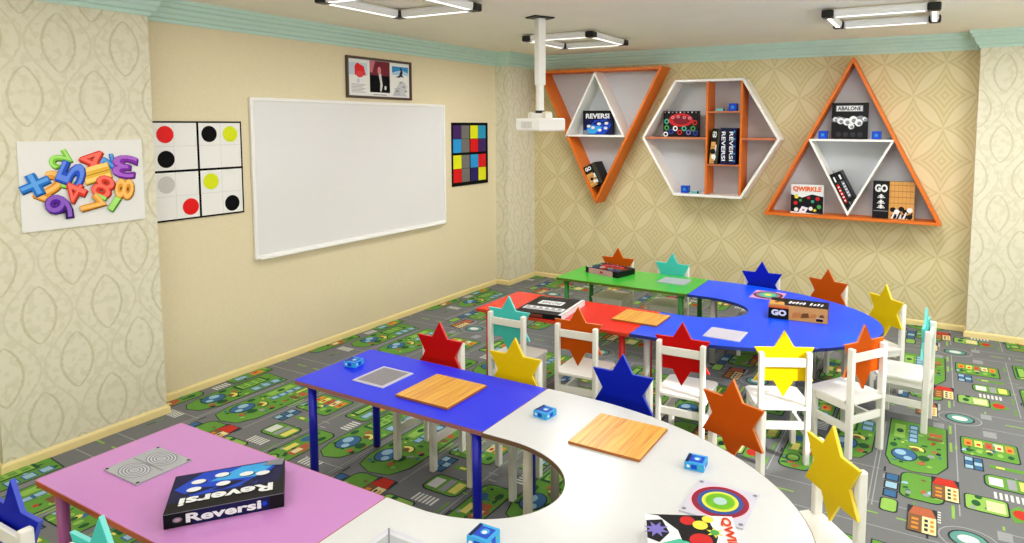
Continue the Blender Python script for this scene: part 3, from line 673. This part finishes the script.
# --- on tables
def art_rev_side(a):
    a.rect(-1, 1, -1, 1, NAVY); a.rect(-1, -.55, -1, 1, CBLK); a.rect(.75, 1, -1, 1, CBLK); a.text('Reversi', -.02, .0, 1.25, 1.25, CWH, 0, .035); a.disc(-.78, 0, .35, CGR, 1.6); a.disc(-.78, 0, .2, CPNK, 1.6); a.star(.66, 0, .5, ROYAL)
    a.rect(-1, 1, .92, 1, CGR)
carton('game_box', .368, .262, .051, NAVY, 'dark blue Reversi box lying on the pink table', {'top': lambda a: art_reversi(a, True), 'front': art_rev_side, 'right': lambda a: a.rect(-1, 1, -1, 1, CBLK), 'left': lambda a: a.rect(-1, 1, -1, 1, CBLK)}, TM(-2.170, 1.428, H+.0006, 51), group=tb)
def art_go_side(a):
    a.rect(-1, 1, -1, 1, CWOOD); a.rect(-1, -.3, -1, .5, CBLK); a.text('GO', -.64, -.15, .52, .85, CWH, 0, .06)
    for i in range(4): a.poly([(-.2+.3*i, -.7+.1*i), (.15+.25*i, -.5+.1*i), (.1+.25*i, .2), (-.15+.3*i, .1)], (cc('amber', (206, 130, 60)), CDW)[i % 2])
    a.rect(.62, .85, -.8, -.45, CBLK); a.rect(.62, .85, -.35, -.28, CWH); a.rect(-1, -.3, .5, .8, CORG)
def art_go_top(a):
    a.rect(-1, 1, -1, 1, CBLK); a.poly([(-1, -1), (-.45, -1), (-.5, -.2), (-1, .2)], CWOOD); [a.poly([(-.35+.12*k, -.4), (-.29+.12*k, -.4), (-.24+.12*k, .3-.2*(k % 3 == 1)), (-.30+.12*k, .35-.2*(k % 2))], CWH) for k in range(10) if k != 5]; a.rect(-.3, .18, -.12, .0, CWH); a.disc(-.75, -.3, .25, CDW, .7)
carton('game_box', .385, .19, .10, CBLK, 'black and wood-coloured GO box lying on the rear blue table', {'top': art_go_top, 'front': art_go_side, 'right': lambda a: a.rect(-1, 1, -1, 1, CDW), 'left': lambda a: a.rect(-1, 1, -1, 1, CDW)}, TM(-.80, 4.80, H+.0006, 5), group=tb)
def art_aba_top(a):
    a.rect(-1, 1, -1, 1, CBLK); a.poly([(-.62, .05), (.42, .05), (.42, .5), (-.62, .5)], CWH); a.text('ABALONE', -.1, .28, .9, .28, CGR, 0, .02)
    a.rect(-.9, .80, -.62, -.25, CWH); a.rect(-.85, .75, -.55, -.48, CGR)
    for i in range(6): a.disc(-.75+.27*i, -.38, .07, CGR)
    for i in range(5): a.disc(-.6+.3*i, .78, .12, cc('darkgrey', (44, 44, 50)))
    a.rect(.86, 1, -1, 1, CWH)
def art_aba_side(a): a.rect(-1, 1, -1, 1, CBLK); a.rect(-.4, .2, -.6, .6, cc('rust', (130, 60, 40)))
carton('game_box', .36, .44, .035, CBLK, 'black game box with white lettering lying on the red table', {'top': art_aba_top, 'front': art_aba_side, 'right': lambda a: a.rect(-1, 1, -1, 1, CWH), 'left': lambda a: a.rect(-1, 1, -1, 1, CBLK)}, TM(-2.40, 4.105, H+.0006, 6), group=tb)
carton('game_box', .37, .25, .05, CBLK, 'black box with coloured rings lying on the green table', {'top': art_rings, 'front': lambda a: (a.rect(-1, 1, -1, 1, CPNK), a.rect(-1, -.8, -1, 1, CBLK), a.rect(.7, 1, -1, 1, CBLK), a.disc(0, 0, .4, CRED, 2)), 'right': lambda a: a.rect(-1, 1, -1, 1, CBLK)}, TM(-2.545, 5.42, H+.0006, -14), group=tb)
def art_qw(a):   # title runs along the right edge, reading from the right
    a.rect(-1, 1, -1, 1, CWH); a.poly([(-.95, 1), (.4, 1), (.55, .2), (.3, -.6), (-.2, -.4), (-.3, .4), (-.7, .95)], CBLK)
    a.poly([(-.3, .1), (-1, -.2), (-1, -1), (.3, -1), (.2, -.4)], CTEA)
    a.poly([(-.98, .75), (-.62, .8), (-.5, .3), (-.75, -.05), (-1, .1)], CBLK); a.star(-.78, .42, .3, CPUR)
    a.disc(-.05, .78, .17, CRED); a.disc(.22, .62, .17, CYEL); a.disc(.42, .85, .13, CYEL); a.disc(.16, .05, .25, CRED); a.star(.5, .35, .2, CYEL, 6); a.disc(.5, .35, .1, CGRN); a.disc(-.25, -.2, .22, CTEA); a.disc(.3, -.5, .2, CGRN); a.disc(-.6, -.6, .25, CBLUE)
    a.mb.text('QWIRKLE', .81*a.w/2, 0, a.up(), a.w*.125, CORG, -PI/2, .05, a.h*.94, 0, a.M); a.mb.text('QWIRKLE', .815*a.w/2, 0, a.up(), a.w*.12, CRED, -PI/2, .005, a.h*.93, 0, a.M)
carton('game_box', .285, .285, .055, CWH, 'white box of colourful tile pictures with orange title, on the white table', {'top': art_qw, 'front': lambda a: a.rect(-1, 1, -1, 1, CWH)}, TM(-.606, 1.915, H+.0006, 26), group=tb)

# small blue boxes
def small_box(M, label, group, s=.076, h=.030, cube=False):
    e = MB(); e.box(-s/2, s/2, -s/2, s/2, 0, h, SKY if not cube else ROYAL)
    for sd in ('top', 'front', 'right', 'left'):
        a = Art(e, sd, s, s, h)
        if cube: a.rect(-.9, .9, -.9, .9, ROYAL); a.rect(-.5, .5, -.5, .5, cc('midblue', (40, 92, 190))); a.disc(0, 0, .3, SKY); continue
        a.rect(-1, 1, -1, 1, SKY)
        if sd == 'top': a.rect(-.62, .8, -.7, .7, ROYAL); a.rect(-.95, -.62, -.9, .9, NAVY); a.disc(.1, .1, .4, SKY); a.disc(.1, .0, .22, CWH)
        else: a.rect(-.3, .3, -.6, .6, ROYAL); a.disc(-.6, 0, .4, CWH); a.disc(.6, .1, .35, CTEA)
    o = e.build('small_game_box' if not cube else 'game_cube_box', normals=False); o.matrix_world = M; return tag(o, label, 'box', group)
sg = 'small light blue boxes on the front tables'
small_box(TM(-2.793, 2.608, H+.0006, 10), 'small light blue box at the far left corner of the front blue table', sg)
small_box(TM(-1.532, 2.57, H+.0006, -8), 'small light blue box on the white table, next to the blue table', sg)
small_box(TM(-.778, 2.465, H+.0006, 5), 'small light blue box near the outer rim of the white table', sg)
small_box(TM(-1.213, 1.652, H+.0006, 2), 'small light blue box at the bottom edge of the white table', sg, h=.045)
sc = 'small blue cubes on the wall shelves'
for x, z, lab in ((-1.853, 2.04, 'small blue cube on the top little board of the hexagon shelf'), (-2.35, 1.1725, 'small blue cube at the bottom of the hexagon shelf'),
               (-.975, 1.766, 'small blue cube left of the ABALONE box'), (-.505, 1.766, 'small blue cube right of the ABALONE box')):
    small_box(TM(x, 6.89, z), lab, sc, s=.078, h=.075, cube=True)
def pieces(x, z, lab):   # tiny pale blue sachet box lying beside a cube
    e = MB(); e.box(-.045, .045, -.03, .03, 0, .024, cc('paleblue', (150, 206, 220))); a = Art(e, 'front', .09, .06, .024); a.rect(-.9, .3, -.7, .7, CTEA); a.rect(.5, 1, -1, 1, NAVY); a = Art(e, 'top', .09, .06, .024); a.rect(-.6, .2, -.7, .7, CWH)
    o = e.build('small_card_box', normals=False); o.matrix_world = TM(x, 6.88, z); tag(o, lab, 'box', 'flat pale blue boxes on the hexagon shelf')
pieces(-1.975, 2.04, 'flat pale blue box beside the cube on the top little board of the hexagon shelf')
pieces(-2.235, 1.1725, 'flat pale blue box beside the cube at the bottom of the hexagon shelf')

# ------------------------------------------------------------------ boards on the tables
BAM = wood_mat('bamboo', (206, 128, 34), (240, 190, 84), 'X', 75, .32); BAMD = mat('bamboo_edge', (160, 92, 36), .4)
def wood_board(x, y, lab, w=.325, d=.315, m_=None, rot=0):
    e = MB(); e.prism([(-w/2, -d/2), (w/2, -d/2), (w/2, d/2), (-w/2, d/2)], 0, .012, m_ or BAM, BAMD); o = e.build('wooden_board', bevel=.001); o.location = (x, y, H+.0004); o.rotation_euler = (0, 0, rot); return tag(o, lab, 'board', 'square wooden boards on the tables')
wood_board(-2.123, 2.552, 'square bamboo board on the front blue table')
wood_board(-1.146, 2.541, 'square bamboo board on the white table')
wood_board(-1.745, 4.228, 'square bamboo board across the red and blue tables', .33, .27)
LAV = mat('board_lavender', (200, 198, 214), .35, var=.02); GRY = mat('board_grey', (168, 170, 176), .35, var=.02); GRD = mat('board_groove', (118, 120, 132), .4, var=.02); GRW = mat('board_pale', (206, 208, 214), .35); 
def ring(e, x, y, r, w, c, m_, n=40, sx=1, sy=1):
    k = e.mi(m_)
    for i in range(n):
        t0, t1 = 2*PI*i/n, 2*PI*(i+1)/n
        e.face([(x+sx*r*math.cos(t0), y+sy*r*math.sin(t0), c), (x+sx*r*math.cos(t1), y+sy*r*math.sin(t1), c), (x+sx*(r-w)*math.cos(t1), y+sy*(r-w)*math.sin(t1), c), (x+sx*(r-w)*math.cos(t0), y+sy*(r-w)*math.sin(t0), c)][::-1], m_)
def thin(name, x, y, w, d, base, label, draw, rot=0, group=None):
    e = MB(); e.box(-w/2, w/2, -d/2, d/2, 0, .005, base); draw(e); o = e.build(name, normals=False); o.location = (x, y, H+.0004); o.rotation_euler = (0, 0, rot); return tag(o, label, 'board', group)
def speckle(e):
    e.rect(-.088, .088, -.098, .098, .0054, mat('speckle_grey', (150, 146, 150), .6, var=.25, scale=160))
    for i in range(12): e.rect(-.088+.0155*i, -.0865+.0155*i, -.098, .098, .0058, GRD); 
    for i in range(13): e.rect(-.088, .088, -.098+.0163*i, -.0965+.0163*i, .0058, GRD)
thin('speckled_board', -2.520, 2.553, .215, .228, LAV, 'small square grey grid board with pale border on the front blue table', speckle)
def groove(e):
    for x in (-.085, .085):
        for r in (.085, .068, .05, .034, .018): ring(e, x, 0, r, .0045, .0056, GRD, 40); ring(e, x, 0, r-.0045, .003, .0056, GRW, 40)
    e.rect(-.17, .17, -.003, .003, .0060, GRD); e.rect(-.003, .003, -.1, .1, .0060, GRD)
    for sx in (-1, 1):
        for sy in (-1, 1): e.disc(sx*.172, sy*.095, .008, .0062, CBLK)
def gb_(x, y, lab, w=.37, d=.21, rot=0): return thin('labyrinth_board', x, y, w, d, GRY, lab, groove, rot, 'grey boards with ring grooves')
o = thin('labyrinth_board', -2.658, 1.418, .225, .212, GRY, 'grey grooved ring board on the pink table', lambda e: ([ (ring(e, .0, s_*.052, r, .004, .0056, GRD, 36, 1.5), ring(e, .0, s_*.052, r-.004, .003, .0056, GRW, 36, 1.5)) for s_ in (-1, 1) for r in (.048, .038, .028, .018)], e.rect(-.1, .1, -.002, .002, .006, GRD), [e.disc(a_*.104, b_*.097, .006, .0062, CBLK) for a_ in (-1, 1) for b_ in (-1, 1)]), group='grey boards with ring grooves')
def tray(e):
    e.rect(-.10, .10, -.095, .095, .0054, GRW); e.rect(-.085, .085, -.08, .08, .0058, GRY)
    for a_, b_ in ((-1, -1), (1, -1), (1, 1), (-1, 1)): e.poly([(a_*.108, b_*.103), (a_*.104, b_*.107), (a_*.030, b_*.030), (a_*.034, b_*.026)], .0062, GRD)
    e.disc(.09, .03, .007, .0066, CRED)
thin('grey_board', -1.430, 1.462, .215, .21, LAV, 'pale grey board with crossed corner lines, at the bottom edge on the white table', tray)
def bull(e):
    for i, (r, c) in enumerate(((.106, (236, 190, 206)), (.100, (142, 26, 50)), (.080, (44, 76, 150)), (.064, (226, 222, 80)), (.056, (186, 214, 60)), (.050, (108, 176, 30)), (.024, (170, 200, 200)))):
        e.disc(0, 0, r, .0054+.0005*i, col('bull%d' % i, c), n=40)
    for a_ in (-1, 1):
        for b_ in (-1, 1): e.disc(a_*.099, b_*.10, .008, .0056, CGR)
thin('target_board', -.622, 2.256, .222, .235, LAV, 'pale board with a multicoloured bullseye on the white table', bull, group='bullseye boards')
thin('target_board', -1.117, 5.297, .235, .25, mat('board_pinkish', (214, 160, 200), .4), 'small pink bordered board with rings on the rear blue table', lambda e: (e.disc(0, 0, .112, .0056, NAVY, ry=.115), e.disc(0, 0, .104, .0060, col('bull1', (142, 26, 50)), ry=.105), e.disc(0, 0, .09, .0064, CGR, ry=.09), e.disc(0, 0, .06, .0068, CTEA, ry=.075), e.disc(0, 0, .03, .0072, CYEL, ry=.035)), group='bullseye boards')
def greygrid(e):
    e.rect(-.11, .11, -.095, .095, .0054, GRY)
    for i in range(10): e.rect(-.105+.023*i, -.102+.023*i, -.09, .09, .0058, GRW)
thin('grey_board', -1.138, 4.163, .235, .21, GRW, 'plain pale grey board at the near rim of the rear blue table', lambda e: e.rect(-.108, .108, -.095, .095, .0054, LAV))
thin('grey_board', -1.925, 5.395, .245, .215, GRY, 'grey ribbed board lying on the green table', greygrid)

# ------------------------------------------------------------------ ceiling lights and projector
TUBE = mat('light_housing', (232, 232, 232), .35, var=.01); LED = mat('led_strip', (255, 252, 244), .4, emit=1.6)
def ceiling_light(x0, x1, y0, y1, label):
    cx, cy = (x0+x1)/2, (y0+y1)/2
    t = empty('ceiling_light', (cx, cy, ZC), label=label, cat='light', group='square tube ceiling lights')
    a, b = (x1-x0)/2, (y1-y0)/2; z = -.042; w = .027
    P = [(-a, -b), (a, -b), (a, b), (-a, b)]
    for i in range(4):
        p, q = Vector(P[i]), Vector(P[(i+1) % 4]); d = (q-p).normalized(); L = (q-p).length/2-.035; mid = (p+q)/2
        m = MB(); m.prism([(-w, 0), (-w, .018), (-w*.75, .03), (w*.75, .03), (w, .018), (w, 0), (w*.72, -.022), (-w*.72, -.022)], -L, L, TUBE)
        e = m.build('tube_housing', t, bevel=.002)
        ax = Vector((d.x, d.y, 0)); M = Matrix((Vector((0, 0, 1)).cross(ax), Vector((0, 0, 1)), ax)).transposed().to_4x4(); M.translation = (mid.x, mid.y, z)
        e.matrix_local = M
        m = MB(); m.box(-w*.5, w*.5, -.0245, -.0222, -L+.02, L-.02, LED); s_ = m.build('led_strip', e)
    for px, py in P:
        m = MB(); m.box(-.042, .042, -.042, .042, -.026, .028, BLACK); m.build('corner_joint', t, loc=(px, py, z), bevel=.012)
    for sx in (-1, 1):
        m = MB(); m.tube((0, 0, z+.02), (0, 0, 0), .006, TUBE, 8); m.build('hanger', t, loc=(sx*a, 0, 0))
    return t
ceiling_light(-3.42, -2.76, 3.02, 3.70, 'square tube ceiling light cut off at the top edge, above the whiteboard')
ceiling_light(-3.33, -2.68, 5.28, 5.96, 'square tube ceiling light behind the projector pole')
ceiling_light(-.72, -.06, 5.12, 5.72, 'square tube ceiling light at the top right')

pj = empty('ceiling_projector', (-2.715, 4.482, ZC), label='white projector hanging on a white ceiling pole', cat='projector')
m = MB(); m.box(-.07, .07, -.09, .09, -.012, 0, BLACK); m.build('ceiling_plate', pj, bevel=.004)
m = MB(); m.box(-.032, .032, -.032, .032, -.52, -.012, PWHITE); m.build('pole_sleeve', pj, bevel=.004)
m = MB(); m.box(-.022, .022, -.022, .022, -.72, -.50, PWHITE); m.build('pole', pj, bevel=.003)
m = MB(); m.tube((0, 0, -.735), (0, 0, -.715), .038, BLACK, 18); m.build('collar', pj)
m = MB(); m.box(-.13, .13, -.03, .03, -.775, -.735, PWHITE)
for s_ in (-1, 1): m.box(s_*.10-.022, s_*.10+.022, -.03, .03, -.775, -.725, mat('mount_cream', (226, 218, 190), .4))
m.build('mount_bracket', pj, bevel=.003)
bd = MB(); bd.box(-.178, .178, -.12, .12, -.873, -.774, PWHITE); bo = bd.build('projector_body', pj, bevel=.012); bo.rotation_euler = (0, 0, 0)
m = MB(); m.tube((-.178, .0, -.822), (-.192, 0, -.822), .032, mat('lens_glass', (30, 32, 40), .1), 24); m.build('lens', pj)
m = MB()
for i in range(8): m.box(-.08+.02*i, -.07+.02*i, -.122, -.1195, -.85, -.80, mat('vent_grey', (196, 194, 188), .5))
m.build('vent', pj)
pj.rotation_euler = (0, 0, math.radians(-27))

# ------------------------------------------------------------------ light
def area(name, loc, rot, sx, sy, power, colr=(1, 1, 1), spread=PI):
    l = bpy.data.lights.new(name, 'AREA'); l.shape = 'RECTANGLE'; l.size = sx; l.size_y = sy; l.energy = power; l.color = colr; l.spread = spread
    o = bpy.data.objects.new(name, l); C.objects.link(o); o.location = loc; o.rotation_euler = rot; return o
for i, (x, y) in enumerate(((-3.11, 3.36), (-3.02, 5.62), (-.39, 5.42), (-.39, 3.3), (-3.1, 1.0), (-.39, 1.0), (1.6, 3.3), (1.6, 5.3))):
    area('ceiling_lamp_light', (x, y, ZC-.1), (0, 0, 0), .7, .7, 32 if y > 5 else 15, (1, 1, 1))
area('window_daylight_fill', (XR-.03, (wy0+wy1)/2, 1.6), (0, math.radians(112), 0), 1.4, 4.0, 80, (.95, .98, 1))  # daylight from the right window, tilted upward as added fill for the ceiling
area('front_window_daylight_fill', (-.6, YF+.05, 1.65), (math.radians(122), 0, 0), 4.6, 1.6, 110, (.98, .99, 1))  # unseen daylight lamp behind the camera, aimed upward as added ceiling fill
for tgt, ang, en in (((-.66, 3.74, .40), 10.5, 1100), ((-.50, 2.98, .0), 6.5, 1000), ((-1.0, 4.75, 0), 7, 700)):
    sp = bpy.data.lights.new('sun_patch', 'SPOT'); sp.energy = en; sp.spot_size = math.radians(ang); sp.spot_blend = .2; sp.shadow_soft_size = .03; sp.color = (1, .98, .92)
    so = bpy.data.objects.new('sun_patch', sp); C.objects.link(so); so.location = (2.45, 3.0, 2.2)
    so.rotation_euler = (Vector(tgt)-Vector(so.location)).to_track_quat('-Z', 'Y').to_euler()
w = bpy.data.worlds.new('world'); bpy.context.scene.world = w; w.use_nodes = True
bg = w.node_tree.nodes['Background']; bg.inputs[0].default_value = (.9, .95, 1, 1); bg.inputs[1].default_value = 1.0

# ------------------------------------------------------------------ camera
cam = bpy.data.cameras.new('camera'); co = bpy.data.objects.new('camera', cam); C.objects.link(co)
yaw, pitch, roll = -.506162607, .0843250326, -.0022235166
cyw, syw, cp, spt = math.cos(yaw), math.sin(yaw), math.cos(pitch), math.sin(pitch)
fwd = Vector((syw*cp, cyw*cp, -spt)); right = Vector((cyw, -syw, 0)); down = fwd.cross(right)
c_, s_ = math.cos(roll), math.sin(roll)
r2 = c_*right+s_*down; d2 = -s_*right+c_*down
M = Matrix((r2, -d2, -fwd)).transposed().to_4x4(); M.translation = (0, 0, 1.9); co.matrix_world = M
cam.sensor_width = 36; cam.lens = 670.419/1024*36; cam.shift_x = -(565.8996-512)/1024; cam.shift_y = (180.8798-271.5)/1024; cam.clip_start = .05
S = bpy.context.scene; S.camera = co
S.view_settings.view_transform = 'Standard'; S.view_settings.look = 'None'; S.view_settings.exposure = -.10; S.view_settings.gamma = 1
S.cycles.max_bounces = 8; S.cycles.diffuse_bounces = 5; S.cycles.use_denoising = True
